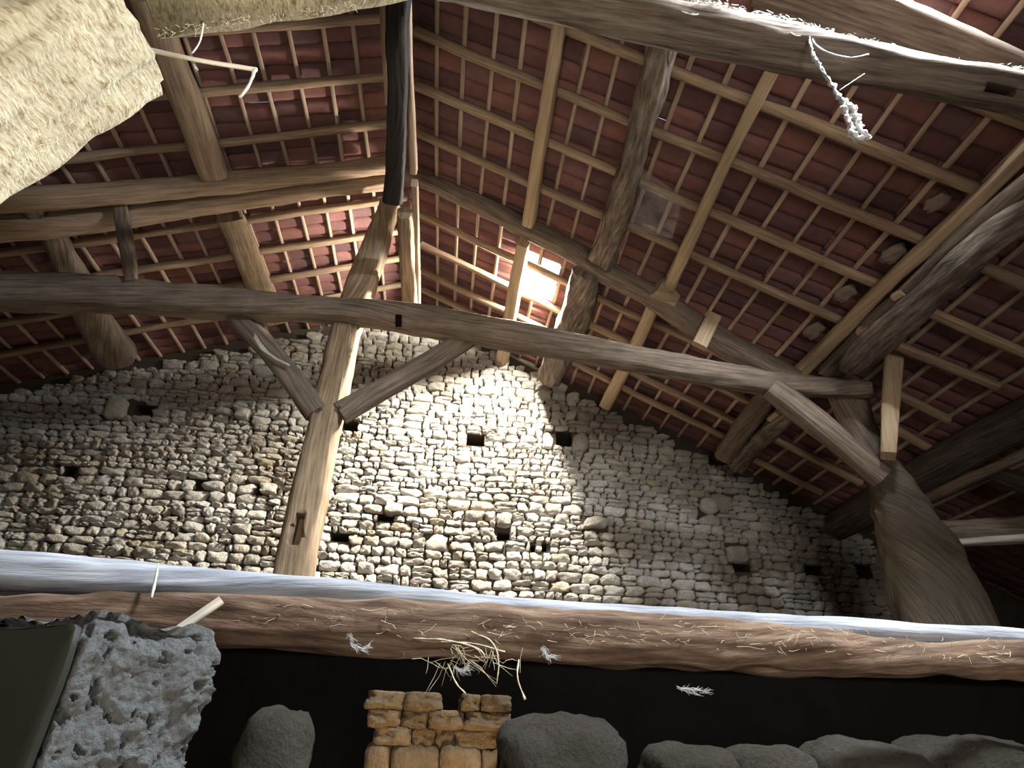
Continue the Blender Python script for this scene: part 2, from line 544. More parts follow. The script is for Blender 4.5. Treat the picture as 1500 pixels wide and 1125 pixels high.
structure(link_mesh('floor_loft', V, F, M['dark_oak'], None, False), 'dark boards of the loft floor behind the front rail')

V, F = box_data(-7.4, 10.2, 4.75, 4.85, 0, 2.31)  # added near-black sheet, paints the shade below the loft boards
structure(link_mesh('loft_shade_sheet', V, F, M['hole'], None, False), 'added black sheet standing in for the shade under the loft floor')

# ------------------------------------------------------------------ tiled roof
def tile_mesh():
    """one interlocking clay tile: x = down the slope, y = along the ridge, z = up; origin at its upper edge"""
    ny, L, W, T = 8, 0.40, 0.222, 0.016
    prof = [(-0.004, 0.030), (0.010, 0.012), (0.035, -0.008), (0.075, -0.014), (0.11, -0.010), (0.145, -0.014), (0.182, -0.008), (0.205, 0.012), (0.222, 0.034)]
    V, F = [], []
    xs = [0, 0.13, 0.27, 0.385, 0.40]
    for lay in (0, 1):
        for xi, x in enumerate(xs):
            for yi, (py, pz) in enumerate(prof):
                sc = 0.012 * math.cos((py - 0.11) / 0.111 * math.pi) if xi == 4 else 0
                V.append((x + sc, py, pz + (T if lay else (-0.008 if xi >= 3 else 0)) + 0.03 * x / L))
    n, m = len(prof), len(xs)
    for lay in (0, 1):
        b = lay * n * m
        for i in range(m - 1):
            for j in range(n - 1):
                q = (b + i * n + j, b + i * n + j + 1, b + (i + 1) * n + j + 1, b + (i + 1) * n + j)
                F.append(q if lay == 0 else q[::-1])
    o = n * m
    for j in range(n - 1):
        F.append((j, o + j, o + j + 1, j + 1))
        a = (m - 1) * n
        F.append((a + j, a + j + 1, o + a + j + 1, o + a + j))
    for i in range(m - 1):
        F.append((i * n, (i + 1) * n, o + (i + 1) * n, o + i * n))
        F.append((i * n + n - 1, o + i * n + n - 1, o + (i + 1) * n + n - 1, (i + 1) * n + n - 1))
    return np.array(V), F

GAUGE, TW = 0.335, 0.212
BAT_R = [0.30 + 0.302 * k for k in range(36)]
BAT_L = [0.20 + 0.315 * k for k in range(21)]

def tiles(name, side, smax, holes):
    TV, TF = tile_mesh()
    ang = ANG_R if side == 'right' else ANG_L
    sgn = 1 if side == 'right' else -1
    e = np.array((sgn * math.cos(ang), 0, -math.sin(ang)))      # down the slope
    nrm = np.array(roof_normal(side))
    r = np.random.default_rng(5 if side == 'right' else 6)
    V, F = [], []
    rows = [-0.03] + (BAT_R if side == 'right' else BAT_L)
    for s in rows:
        if s > smax: break
        for k in range(-2, 62):
            y = -4.2 + 0.0 + k * TW
            if y > 9.0: break
            if any(a - 0.05 < s < b and c < y + TW / 2 < d for a, b, c, d in holes): continue
            p = np.array(roof(side, s, y, -0.125)) - e * 0.035
            jx, jy, jr, jz = r.normal(0, 0.010), r.normal(0, 0.003), r.normal(0, 0.016), r.normal(0, 0.006)
            b = len(V)
            W = p + np.outer(TV[:, 0] + jx + jr * (TV[:, 1] - 0.1), e) + np.outer(TV[:, 1] + jy + jr * TV[:, 0], (0, 1, 0)) + np.outer(TV[:, 2] + jz, nrm)
            V += [tuple(q) for q in W.tolist()]
            if side == 'right': F += [tuple(i + b for i in q) for q in TF]
            else: F += [tuple(i + b for i in q[::-1]) for q in TF]
    o = link_mesh(name, V, F, M['tile'], None, True)
    md = o.modifiers.new('edges', 'EDGE_SPLIT')
    md.split_angle = math.radians(50)
    return o

SKY_HOLE = (1.50, 1.90, 6.28, 6.98)
NEAR_HOLE = (3.15, 3.9, 0.85, 1.65)
structure(tiles('ceiling_right', 'right', 11.3, [SKY_HOLE, NEAR_HOLE]), 'undersides of the terracotta tiles on the right slope')
structure(tiles('ceiling_left', 'left', 6.6, []), 'undersides of the terracotta tiles on the left slope')

ORD = ['first', 'second', 'third', 'fourth', 'fifth', 'sixth', 'seventh', 'eighth', 'ninth', 'tenth', 'eleventh', 'twelfth', 'thirteenth', 'fourteenth',
       'fifteenth', 'sixteenth', 'seventeenth', 'eighteenth', 'nineteenth', 'twentieth', 'twenty-first', 'twenty-second', 'twenty-third', 'twenty-fourth', 'twenty-fifth', 'twenty-sixth', 'twenty-seventh', 'twenty-eighth']

# ------------------------------------------------------------------ battens: one object each
def batten(side, s, i):
    y0 = 1.75 if side == 'right' else 2.2
    pts = []
    w = 0.047 + random.uniform(-0.005, 0.006)
    ph = random.uniform(0, 6)
    y = y0
    while True:
        p = roof(side, s + 0.012 * math.sin(y * 0.9 + ph) + random.uniform(-0.004, 0.004), y, -0.102)
        pts.append((p.x, p.y, p.z, w))
        if y > 8.9: break
        y = min(y + 0.85, 8.92)
    o = timber('roof_batten', pts, M['batten'], ratio=0.8, power=7, rough=0.002, lump=0.002, up=tuple(roof_normal(side)), step=0.3, nseg=12)
    tag(o, f'thin tile batten on the {side} slope, {ORD[i]} one down from the ridge', 'batten', f'tile battens on the {side} slope')
for i, s in enumerate(BAT_R[:26]): batten('right', s, i)
for i, s in enumerate(BAT_L[:20]): batten('left', s, i)

# ------------------------------------------------------------------ rafters: one object each
def rafter(side, y, s0, s1, i, where, mat='rafter', w=0.088):
    pts = []
    n = max(3, int((s1 - s0) / 0.7))
    for k in range(n + 1):
        s = s0 + (s1 - s0) * k / n
        p = roof(side, s, y + random.uniform(-0.012, 0.012), 0.035 + random.uniform(-0.008, 0.008) - 0.07)
        pts.append((p.x, p.y, p.z, w * random.uniform(0.92, 1.08)))
    o = timber('rafter', pts, M[mat], ratio=0.95, power=6, rough=0.004, lump=0.006, up=tuple(roof_normal(side)), step=0.15, nseg=14)
    tag(o, f'sawn rafter {where}, {ORD[i]} from the stone gable', 'rafter', f'rafters {where}')
for i, y in enumerate([8.02, 7.55, 6.95, 6.33, 4.97, 4.33, 3.70, 3.07, 2.45]):
    rafter('right', y, 0.08, 5.2, i, 'on the upper right slope')
for i, y in enumerate([7.9, 7.27, 6.67, 6.05, 4.85, 4.22, 3.58, 2.95]):
    rafter('left', y, 0.08, 6.4, i, 'on the left slope')
# the shorter rafters of the lower right slope, some with free ends
LOW = [((4.557, 8.185, 5.555), (5.562, 8.173, 5.072)), ((4.586, 7.457, 5.541), (5.757, 7.501, 4.978)), ((5.125, 5.605, 5.282), (5.657, 5.636, 5.026)),
       ((4.785, 4.933, 5.445), (5.641, 4.895, 5.034)), ((4.608, 4.365, 5.530), (5.617, 4.371, 5.045)), ((4.603, 3.674, 5.532), (5.162, 3.698, 5.264)), ((5.390, 6.170, 5.155), (5.901, 6.238, 4.909))]
LOWN = ['lower of two above the top right of the stone wall', 'upper of two above the top right of the stone wall', 'fading into the dark right of the hanging strut',
        'with a free square end right of the hanging strut', 'running out past the heavy log purlin midway down', 'highest of those right of the heavy log purlin', 'small and low beside the foot of the hanging strut']
for (a, b), nm in zip(LOW, LOWN):
    a, b = Vector(a), Vector(b)
    a = a - (b - a) * 0.12
    o = timber('rafter', [(*a, 0.10), (*((a + b) / 2), 0.10), (*b, 0.095)], M['rafter'], ratio=0.8, power=6, rough=0.004, lump=0.006, up=tuple(roof_normal('right')), step=0.12, nseg=14)
    tag(o, f'short pale rafter, {nm}', 'rafter', 'short rafters of the lower right slope')

# ------------------------------------------------------------------ purlins
NR, NL = tuple(roof_normal('right')), tuple(roof_normal('left'))
def purlin(pts, mat, label, ratio=1.0, power=6, rough=0.006, lump=0.012, up=NR, name='purlin', group=None, **k):
    o = timber(name, pts, M[mat], ratio=ratio, power=power, rough=rough, lump=lump, up=up, **k)
    return tag(o, label, 'purlin', group)

purlin([(0.549, 2.439, 7.325, 0.122), (0.594, 2.990, 7.303, 0.120), (0.603, 3.987, 7.298, 0.131), (0.627, 5.431, 7.287, 0.148)], 'pine', 'straight pale sawn purlin nearest the ridge, in front of the curved principal rafter')
purlin([(0.609, 5.771, 7.296, 0.162), (0.606, 6.525, 7.297, 0.175), (0.607, 7.770, 7.296, 0.186), (0.602, 9.018, 7.299, 0.207)], 'pine', 'straight pale sawn purlin beside the left of the bright tile hole')
purlin([(1.398, 2.127, 6.850, 0.232), (1.463, 2.916, 6.819, 0.253), (1.496, 3.591, 6.803, 0.241), (1.544, 4.426, 6.780, 0.262), (1.570, 5.411, 6.768, 0.287)], 'log', 'gnarled grey log purlin dropping to the curved principal rafter', ratio=0.9, power=2.8, rough=0.035, lump=0.05)
purlin([(1.439, 5.663, 6.830, 0.366), (1.459, 6.497, 6.821, 0.419), (1.438, 7.262, 6.831, 0.431), (1.387, 8.334, 6.856, 0.385)], 'log', 'hollowed bark-edged log purlin right of the bright tile hole', ratio=0.9, power=3.2, rough=0.03, lump=0.05)
p = purlin([(2.308, 2.178, 6.480, 0.109), (2.318, 2.690, 6.475, 0.114), (2.318, 3.661, 6.475, 0.119), (2.374, 5.407, 6.448, 0.150)], 'pine', 'long straight pale sawn purlin mid right slope, with a slanted lower end')
purlin([(2.315, 5.826, 6.476, 0.166), (2.338, 6.944, 6.465, 0.177), (2.332, 8.414, 6.468, 0.202)], 'pine', 'pale sawn purlin crossing behind the tie beam down to the stone wall')
# split wedge block under the end of the long purlin
o = timber('wedge_block', [(2.227, 5.447, 6.463, 0.200), (2.473, 5.554, 6.334, 0.151)], M['pine'], ratio=1.4, power=7, rough=0.004, lump=0.006, up=NR)
tag(o, 'small pale split wedge block under the lower end of the long sawn purlin', 'wooden block')
o = timber('cleat', [(2.884, 5.420, 6.078, 0.171), (2.635, 5.420, 5.605, 0.173)], M['pine'], ratio=0.45, power=7, rough=0.004, lump=0.006)
tag(o, 'short pale board cleat nailed upright on the curved principal rafter', 'cleat')

# the heavy purlin at the right: pale top strip, board and old log
purlin([(4.150, 2.052, 5.617, 0.104), (4.125, 2.581, 5.629, 0.110), (4.124, 3.191, 5.630, 0.117), (4.082, 4.251, 5.650, 0.131), (4.081, 5.891, 5.650, 0.161)], 'pine', 'long pale squared purlin above the old log purlin at the right', ratio=1.0)
purlin([(4.287, 2.285, 5.440, 0.204), (4.247, 2.735, 5.460, 0.223), (4.220, 3.262, 5.472, 0.221), (4.222, 4.314, 5.472, 0.246), (4.240, 5.547, 5.463, 0.241)], 'oak', 'wavy edged brown board between the pale purlin and the old log purlin', ratio=0.5, power=5, lump=0.03)
purlin([(4.416, 2.317, 5.223, 0.248), (4.317, 2.733, 5.271, 0.249), (4.233, 3.053, 5.311, 0.249), (4.210, 3.437, 5.322, 0.260), (4.223, 4.031, 5.316, 0.272), (4.214, 4.575, 5.320, 0.280), (4.222, 5.226, 5.316, 0.275)], 'log', 'thick knotty old log purlin with a rounded end at the right', ratio=0.9, power=2.4, rough=0.02, lump=0.05, tip=0.35)
purlin([(3.917, 5.885, 5.640, 0.219), (3.983, 6.979, 5.609, 0.266), (4.074, 8.086, 5.565, 0.295)], 'oak', 'squared brown purlin running from the tie beam end to the stone wall', ratio=1.0)
purlin([(4.211, 6.118, 5.410, 0.205), (4.216, 7.133, 5.408, 0.248), (4.250, 8.154, 5.391, 0.253)], 'log', 'rough split purlin under the squared brown purlin by the stone wall', ratio=0.7, power=3.5, rough=0.03, lump=0.04)
purlin([(5.867, 2.635, 4.703, 0.245), (5.859, 4.411, 4.707, 0.292), (5.840, 5.693, 4.717, 0.347), (5.888, 7.102, 4.693, 0.370), (5.903, 8.507, 4.686, 0.360)], 'dark_oak', 'dark heavy purlin low on the right slope behind the right post')
purlin([(5.976, 4.122, 4.429, 0.105), (5.972, 5.226, 4.431, 0.109), (5.954, 5.966, 4.440, 0.128), (5.936, 6.811, 4.448, 0.115)], 'oak', 'thin round pole low on the right, under the dark heavy purlin', power=2.2)
purlin([(6.933, 5.849, 4.191, 0.188), (6.207, 5.913, 4.540, 0.160)], 'dark_oak', 'dark rafter stub low at the far right, across the thin pole', up=NR)

purlin([(-3.118, 3.134, 7.255, 0.281), (-3.138, 3.761, 7.248, 0.288), (-3.132, 4.362, 7.250, 0.306), (-3.144, 5.096, 7.246, 0.320)], 'rafter', 'broad brown purlin on the left slope, in front of the double principal rafter', power=5, up=NL)
purlin([(-3.188, 5.872, 7.315, 0.334), (-3.163, 6.389, 7.313, 0.344), (-3.161, 7.437, 7.314, 0.361), (-3.149, 8.093, 7.318, 0.372)], 'post_oak', 'broad warm brown purlin on the left slope, behind the double principal rafter', ratio=0.5, power=5, up=NL)
purlin([(-3.044, 5.732, 7.335, 0.052), (-3.032, 6.490, 7.339, 0.057), (-3.017, 7.389, 7.345, 0.062)], 'pine', 'thin pale strip along the edge of the warm brown left purlin', name='wood_strip', up=NL)
purlin([(-4.968, 5.244, 6.585, 0.228), (-4.984, 5.770, 6.579, 0.243), (-5.109, 6.675, 6.534, 0.340), (-5.247, 7.625, 6.483, 0.452), (-5.266, 8.151, 6.477, 0.516)], 'oak', 'lower purlin in the dark left corner, ending on the stone wall', power=4, lump=0.03, up=NL)

for a, b, lab in (((4.102, 4.175, 5.485, 0.060), (4.126, 4.064, 5.473, 0.059), 'upper small pale wedge between the wavy brown board and the old log'),
                  ((4.112, 4.751, 5.480, 0.080), (4.152, 4.633, 5.460, 0.079), 'lower small pale wedge between the wavy brown board and the old log'),
                  ((4.109, 6.713, 5.470, 0.101), (4.130, 6.497, 5.460, 0.098), 'small pale wedge by the squared brown purlin near the stone wall')):
    o = timber('wedge_block', [a, b], M['pine'], ratio=1.2, power=6, rough=0.003, lump=0.004, up=NR, step=0.05)
    tag(o, lab, 'wooden block')

# ridge
o = timber('ridge_beam', [(-0.651, 1.886, 6.280, 0.154), (-0.738, 2.508, 6.280, 0.164), (-0.778, 3.244, 6.280, 0.158), (-0.877, 4.329, 6.280, 0.193)], M['black_oak'], ratio=0.9, power=5, rough=0.01, lump=0.02, up=(0, 0, 1))
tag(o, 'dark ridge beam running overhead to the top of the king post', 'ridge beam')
o = timber('ridge_beam', [(-0.799, 4.632, 6.420, 0.160), (-0.791, 5.348, 6.420, 0.175), (-0.791, 6.246, 6.420, 0.177)], M['post_oak'], ratio=1.0, power=3.5, rough=0.012, lump=0.025, up=(0, 0, 1))
tag(o, 'short brown ridge beam from the king post back to the gable wall', 'ridge beam')
for pts, lab in ([[(-0.690, 2.416, 6.500, 0.067), (-0.696, 2.831, 6.500, 0.067), (-0.695, 3.449, 6.500, 0.074), (-0.691, 4.130, 6.500, 0.075)], 'pale ridge strip right of the dark ridge beam'],
                 [[(-0.689, 4.284, 6.500, 0.070), (-0.693, 5.192, 6.500, 0.071), (-0.705, 6.306, 6.500, 0.072)], 'pale ridge strip right of the short brown ridge beam'],
                 [[(-0.876, 2.439, 6.500, 0.052), (-0.891, 2.856, 6.500, 0.050), (-0.900, 3.408, 6.500, 0.049)], 'thin pale ridge strip left of the dark ridge beam']):
    o = timber('ridge_strip', pts, M['rafter'], ratio=1.6, power=6, rough=0.004, lump=0.006, up=(0, 0, 1))
    tag(o, lab, 'wood strip')

# ------------------------------------------------------------------ the main truss
king = timber('king_post', [(-1.344, 5.680, 2.522, 0.333), (-1.383, 5.680, 2.869, 0.338), (-1.403, 5.680, 3.374, 0.335), (-1.400, 5.680, 4.079, 0.315), (-1.396, 5.680, 4.797, 0.313), (-1.385, 5.680, 5.707, 0.313), (-1.321, 5.680, 6.274, 0.342), (-1.253, 5.680, 6.916, 0.307), (-1.173, 5.680, 7.635, 0.242)],
              M['post_oak'], ratio=0.9, power=4, rough=0.012, lump=0.025, step=0.07, nseg=28)
tag(king, 'tall crooked king post of worn brown timber before the stone wall', 'king post')
for a, b in (((-1.447, 5.540, 4.476, 0.035), (-1.430, 5.500, 4.455, 0.034)), ((-1.268, 5.540, 4.508, 0.035), (-1.253, 5.500, 4.487, 0.035))):
    timber('peg', [a, b], M['dark_oak'], power=2.2, rough=0, lump=0, step=0.05, nseg=10, parent=king)

tie = timber('tie_beam', [(-6.094, 5.500, 5.498, 0.398), (-4.975, 5.500, 5.543, 0.390), (-3.974, 5.500, 5.637, 0.368), (-2.654, 5.500, 5.652, 0.322), (-1.445, 5.500, 5.698, 0.275), (-0.531, 5.500, 5.669, 0.323), (0.869, 5.500, 5.519, 0.309), (2.044, 5.500, 5.380, 0.279), (3.148, 5.500, 5.252, 0.256), (3.874, 5.500, 5.231, 0.235), (4.642, 5.500, 5.259, 0.190)],
             M['oak'], ratio=0.9, power=3.6, rough=0.015, lump=0.03, step=0.07, nseg=28)
tag(tie, 'long wavy weathered tie beam crossing the king post, wall to wall', 'tie beam')
timber('mortise_shade', [(-0.783, 5.310, 5.572, 0.067), (-0.764, 5.310, 5.426, 0.066)], M['hole'], ratio=0.4, power=7, rough=0, lump=0.002, step=0.1, parent=tie)  # black block on the beam's face, stands in for a slot's shade

o = timber('brace', [(-2.709, 5.600, 5.667, 0.213), (-2.076, 5.600, 5.111, 0.227), (-1.486, 5.600, 4.449, 0.238)], M['oak'], ratio=0.7, power=4, rough=0.01, lump=0.02)
tag(o, 'short diagonal brace left of the king post, up to the tie beam', 'brace', 'king post braces')
tube('bark_split', [(-2.281, 5.470, 5.266, 0.022), (-2.079, 5.470, 5.041, 0.036), (-1.834, 5.470, 4.913, 0.028)], M['pale'], o)
tube('bark_split', [(-2.269, 5.460, 5.224, 0.022), (-2.149, 5.460, 5.079, 0.029), (-2.067, 5.460, 5.027, 0.014)], M['pale'], o)
o = timber('brace', [(-1.256, 5.600, 4.470, 0.232), (-0.872, 5.600, 4.800, 0.217), (-0.407, 5.600, 5.194, 0.226), (0.048, 5.600, 5.614, 0.211)], M['oak'], ratio=0.7, power=5, rough=0.006, lump=0.012)
tag(o, 'long straight diagonal brace right of the king post, up to the tie beam', 'brace', 'king post braces')

o = timber('principal_rafter', [(-1.100, 5.620, 8.214, 0.167), (-0.602, 5.620, 8.022, 0.184), (-0.034, 5.620, 7.767, 0.218), (0.705, 5.620, 7.369, 0.250), (1.153, 5.620, 7.116, 0.238), (1.588, 5.620, 6.822, 0.260), (2.261, 5.620, 6.415, 0.255), (2.816, 5.620, 5.994, 0.265), (3.355, 5.620, 5.641, 0.260), (3.844, 5.620, 5.355, 0.272)],
           M['oak'], ratio=0.9, power=4, rough=0.012, lump=0.025)
tag(o, 'long curved principal rafter from the king post down the right slope', 'principal rafter')
o = timber('principal_rafter', [(-1.169, 5.513, 7.887, 0.179), (-1.950, 5.498, 7.604, 0.191), (-3.106, 5.503, 7.185, 0.217), (-4.177, 5.518, 6.797, 0.242), (-5.319, 5.447, 6.383, 0.290), (-5.952, 5.391, 6.154, 0.311)], M['rafter'], ratio=0.9, power=4, rough=0.01, lump=0.02)
tag(o, 'lower of the two long beams down the left slope from the king post', 'principal rafter')
o = timber('principal_rafter', [(-1.195, 5.247, 7.877, 0.191), (-1.914, 5.236, 7.617, 0.203), (-3.029, 5.212, 7.213, 0.227), (-4.047, 5.172, 6.844, 0.233), (-5.137, 5.086, 6.449, 0.235), (-5.742, 5.027, 6.230, 0.242)], M['rafter'], ratio=0.9, power=5, rough=0.008, lump=0.015)
tag(o, 'upper of the two long beams down the left slope from the king post', 'principal rafter')

o = timber('hanging_strut', [(-4.146, 5.350, 6.824, 0.142), (-3.907, 5.350, 6.316, 0.153), (-3.637, 5.350, 5.723, 0.124)], M['oak'], ratio=0.6, power=6, rough=0.005, lump=0.012)
tag(o, 'short upright strut hanging below the double left beams', 'strut')
o = timber('hanging_strut', [(5.001, 5.200, 5.991, 0.202), (4.706, 5.200, 5.186, 0.182), (4.372, 5.200, 4.268, 0.140)], M['pine'], ratio=1.1, power=8, rough=0.006, lump=0.010, up=(0.55, 0.83, 0))
tag(o, 'pale square strut hanging from the old log purlin at right', 'strut')
tube('nail', [(5.074, 5.150, 5.903, 0.024), (5.208, 5.100, 5.881, 0.016)], M['pale'], o)

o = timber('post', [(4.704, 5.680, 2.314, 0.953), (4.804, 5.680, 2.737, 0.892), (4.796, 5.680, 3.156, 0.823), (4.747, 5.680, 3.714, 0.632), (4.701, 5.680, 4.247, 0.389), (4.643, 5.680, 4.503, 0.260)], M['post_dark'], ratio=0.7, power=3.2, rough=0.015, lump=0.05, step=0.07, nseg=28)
tag(o, 'massive leaning post widening to its foot at the right of the wall', 'post')
o = timber('brace', [(4.541, 5.720, 5.368, 0.392), (4.555, 5.720, 4.928, 0.333), (4.625, 5.720, 4.545, 0.292), (4.672, 5.720, 4.221, 0.270)], M['oak'], ratio=0.8, power=4, rough=0.012, lump=0.03)
tag(o, 'thick curved brace from the right end of the tie beam to the massive post', 'brace')
o = timber('brace', [(3.408, 5.450, 5.139, 0.246), (3.883, 5.450, 4.715, 0.254), (4.433, 5.450, 4.134, 0.244)], M['oak'], ratio=0.8, power=5, rough=0.008, lump=0.015)
tag(o, 'long straight brace from under the tie beam down to the massive post', 'brace')

o = timber('lintel_beam', [(4.933, 5.750, 3.659, 0.217), (5.435, 5.600, 3.675, 0.214), (6.325, 5.300, 3.726, 0.250), (8.250, 4.800, 3.886, 0.296)], M['oak'], ratio=0.9, power=6)
tag(o, 'level grey beam running right from the massive post', 'beam')
o = timber('plank', [(4.947, 5.600, 3.501, 0.056), (5.371, 5.500, 3.534, 0.063), (6.142, 5.200, 3.557, 0.074), (7.979, 4.700, 3.703, 0.085)], M['pale'], ratio=2.5, power=7, rough=0.002, lump=0.003)
tag(o, 'bright white plank edge under the level grey beam at far right', 'plank')

# ------------------------------------------------------------------ the near truss
near = timber('collar_beam', [(-0.784, 2.000, 6.085, 0.306), (-0.407, 2.000, 5.907, 0.301), (0.401, 2.000, 5.755, 0.286), (1.114, 2.000, 5.615, 0.265), (1.740, 2.000, 5.537, 0.258), (2.455, 2.000, 5.431, 0.238), (3.182, 2.000, 5.357, 0.225), (3.950, 2.000, 5.347, 0.228), (7.007, 2.000, 5.285, 0.246)],
              M['oak'], ratio=0.9, power=4.5, rough=0.012, lump=0.03, step=0.07, nseg=28, seed=4.0, up=(0, 0.55, 0.83))
tag(near, 'big grey collar beam crossing the top right, dust along its upper edge', 'collar beam')
def cut_slot(o, p, q, w, depth):
    """chisel a rectangular slot between p and q into the timber"""
    p, q = Vector(p), Vector(q)
    d = (q - p).normalized()
    n = Vector((0.0, -0.85, -0.52)); n = (n - d * n.dot(d)).normalized()
    u = d.cross(n)
    V = [tuple(c + u * (a * w / 2) + n * b) for b in (-depth, 0.3) for c in (p, q) for a in (-1, 1)]
    F = [(0, 1, 3, 2), (4, 6, 7, 5), (0, 2, 6, 4), (1, 5, 7, 3), (0, 4, 5, 1), (2, 3, 7, 6)]
    me = bpy.data.meshes.new('slot'); me.from_pydata(V, [], F); me.update()
    bmm = bmesh.new(); bmm.from_mesh(me); bmesh.ops.recalc_face_normals(bmm, faces=bmm.faces); bmm.to_mesh(me); bmm.free()
    c = bpy.data.objects.new('slot', me); COL.objects.link(c)
    md = o.modifiers.new('slot', 'BOOLEAN'); md.operation = 'DIFFERENCE'; md.object = c; md.solver = 'EXACT'; md.use_hole_tolerant = True
    bpy.context.view_layer.update()
    dg = bpy.context.evaluated_depsgraph_get()
    new = bpy.data.meshes.new_from_object(o.evaluated_get(dg))
    o.modifiers.clear()
    o.data = new
    bpy.data.objects.remove(c)
cut_slot(king, (-1.406, 5.530, 3.376), (-1.412, 5.530, 3.084), 0.085, 0.18)
cut_slot(king, (-1.430, 5.530, 3.284), (-1.382, 5.530, 3.142), 0.11, 0.07)
cut_slot(near, (3.123, 1.940, 5.266), (3.320, 1.940, 5.248), 0.05, 0.12)
o = timber('principal_rafter', [(1.960, 2.043, 6.558, 0.406), (2.777, 2.078, 6.166, 0.386), (3.751, 2.145, 5.698, 0.357), (4.282, 2.177, 5.442, 0.333)], M['oak'], ratio=0.3, power=6, rough=0.008, lump=0.015, up=NR)
tag(o, 'slanting near principal rafter above the big collar beam, edge lit white', 'principal rafter')

o = timber('hewn_log', [(-1.577, 1.150, 2.553, 0.385), (-1.458, 1.150, 2.914, 0.423), (-1.374, 1.150, 3.171, 0.453), (-1.310, 1.150, 3.328, 0.469), (-1.252, 1.150, 3.469, 0.472)], M['hewn'], ratio=0.9, power=3.0, rough=0.022, lump=0.02, step=0.02, nseg=64)
tag(o, 'huge straw-flecked pale log slanting across the top left corner', 'log')
o = timber('hewn_log', [(-1.331, 1.300, 3.985, 0.332), (-1.063, 1.300, 4.139, 0.341), (-0.711, 1.300, 4.357, 0.350), (-0.291, 1.300, 4.674, 0.366)], M['hewn'], ratio=0.9, power=3.2, rough=0.016, lump=0.012, step=0.03, nseg=40)
tag(o, 'pale shaggy beam along the top edge right of the huge log', 'log')

# ------------------------------------------------------------------ front rail and brown log
rail = timber('rail_pole', [(-3.329, 2.500, 2.148, 0.162), (-2.178, 2.620, 2.145, 0.155), (-1.798, 2.660, 2.145, 0.154), (-1.158, 2.720, 2.143, 0.137), (-0.463, 2.780, 2.151, 0.110), (0.451, 2.840, 2.135, 0.100), (1.451, 2.900, 2.144, 0.091), (2.356, 2.950, 2.146, 0.085), (3.490, 3.000, 2.157, 0.085), (6.682, 3.000, 2.168, 0.084)], M['rail'], ratio=1.0, power=2.4, rough=0.006, lump=0.010, step=0.05, nseg=28)
tag(rail, 'long grey-blue dusty rail pole lying behind the brown log', 'rail')
log = timber('brown_log', [(-3.124, 2.500, 1.887, 0.153), (-1.914, 2.600, 1.942, 0.164), (-1.447, 2.620, 1.966, 0.174), (-1.106, 2.640, 1.989, 0.178), (-0.421, 2.660, 2.000, 0.195), (0.281, 2.680, 2.005, 0.201), (1.026, 2.700, 2.010, 0.207), (1.799, 2.700, 1.992, 0.163), (2.280, 2.700, 1.988, 0.140), (3.090, 2.700, 2.006, 0.138), (5.927, 2.700, 2.033, 0.143)], M['brown_log'], ratio=0.8, power=3.0, rough=0.020, lump=0.020, step=0.05, nseg=32)
tag(log, 'brown barky log spanning the picture below the grey rail', 'log')

# ------------------------------------------------------------------ near left pillar
def rough_block(name, corners, z0, z1, mat, seed, amp, rnd=0.03, parent=None, zfine=None, nz=50, nper=16, grit=0.0):
    """vertical block over a ground polygon with rough displaced faces and a worn top"""
    pts = []
    m = len(corners)
    for i in range(m):
        a, b = Vector((*corners[i], 0)), Vector((*corners[(i + 1) % m], 0))
        for k in range(nper):
            pts.append(a.lerp(b, k / nper))
    c = sum(pts, Vector()) / len(pts)
    V, F = [], []
    n = len(pts)
    zf = zfine if zfine is not None else z0
    levels = ([z0 + (zf - z0) * k / 8 for k in range(8)] if zf > z0 else []) + [zf + (z1 - zf) * k / nz for k in range(nz + 1)]
    for z in levels:
        for p in pts:
            d = p - c
            q = Vector((p.x, p.y, z))
            dirn = d.normalized()
            dis = noise.noise(q * 6 + Vector((seed, 0, 0))) * amp + noise.noise(q * 18 + Vector((seed, 5, 0))) * amp * 0.7 + noise.noise(q * 45) * amp * 0.35
            if grit:
                g = noise.noise(q * 38 + Vector((0, seed, 0)))
                dis += grit * (abs(g) - 0.25) + grit * 0.6 * abs(noise.noise(q * 90))
                if g < -0.33: dis -= grit * 1.6
            top = max(0, 1 - (z1 - z) / 0.06)
            q2 = q + dirn * (dis - top ** 2 * rnd)
            V.append((q2.x, q2.y, q2.z + noise.noise(q * 8) * amp * 0.6))
    for li in range(len(levels) - 1):
        for k in range(n):
            F.append((li * n + k, li * n + (k + 1) % n, (li + 1) * n + (k + 1) % n, (li + 1) * n + k))
    prev = (len(levels) - 1) * n
    for f in (0.92, 0.75, 0.5, 0.25):
        st = len(V)
        for k, p in enumerate(pts):
            q = c + (p - c) * f
            V.append((q.x, q.y, z1 + 0.005 + noise.noise(Vector((q.x * 8, q.y * 8, seed))) * amp * 1.2 + noise.noise(Vector((q.x * 40, q.y * 40, seed))) * (amp * 0.3 + grit * 0.5)))
        for k in range(n):
            F.append((prev + k, prev + (k + 1) % n, st + (k + 1) % n, st + k))
        prev = st
    V.append((c.x, c.y, z1)); ci = len(V) - 1
    for k in range(n): F.append((prev + k, prev + (k + 1) % n, ci))
    return link_mesh(name, V, F, mat, parent)

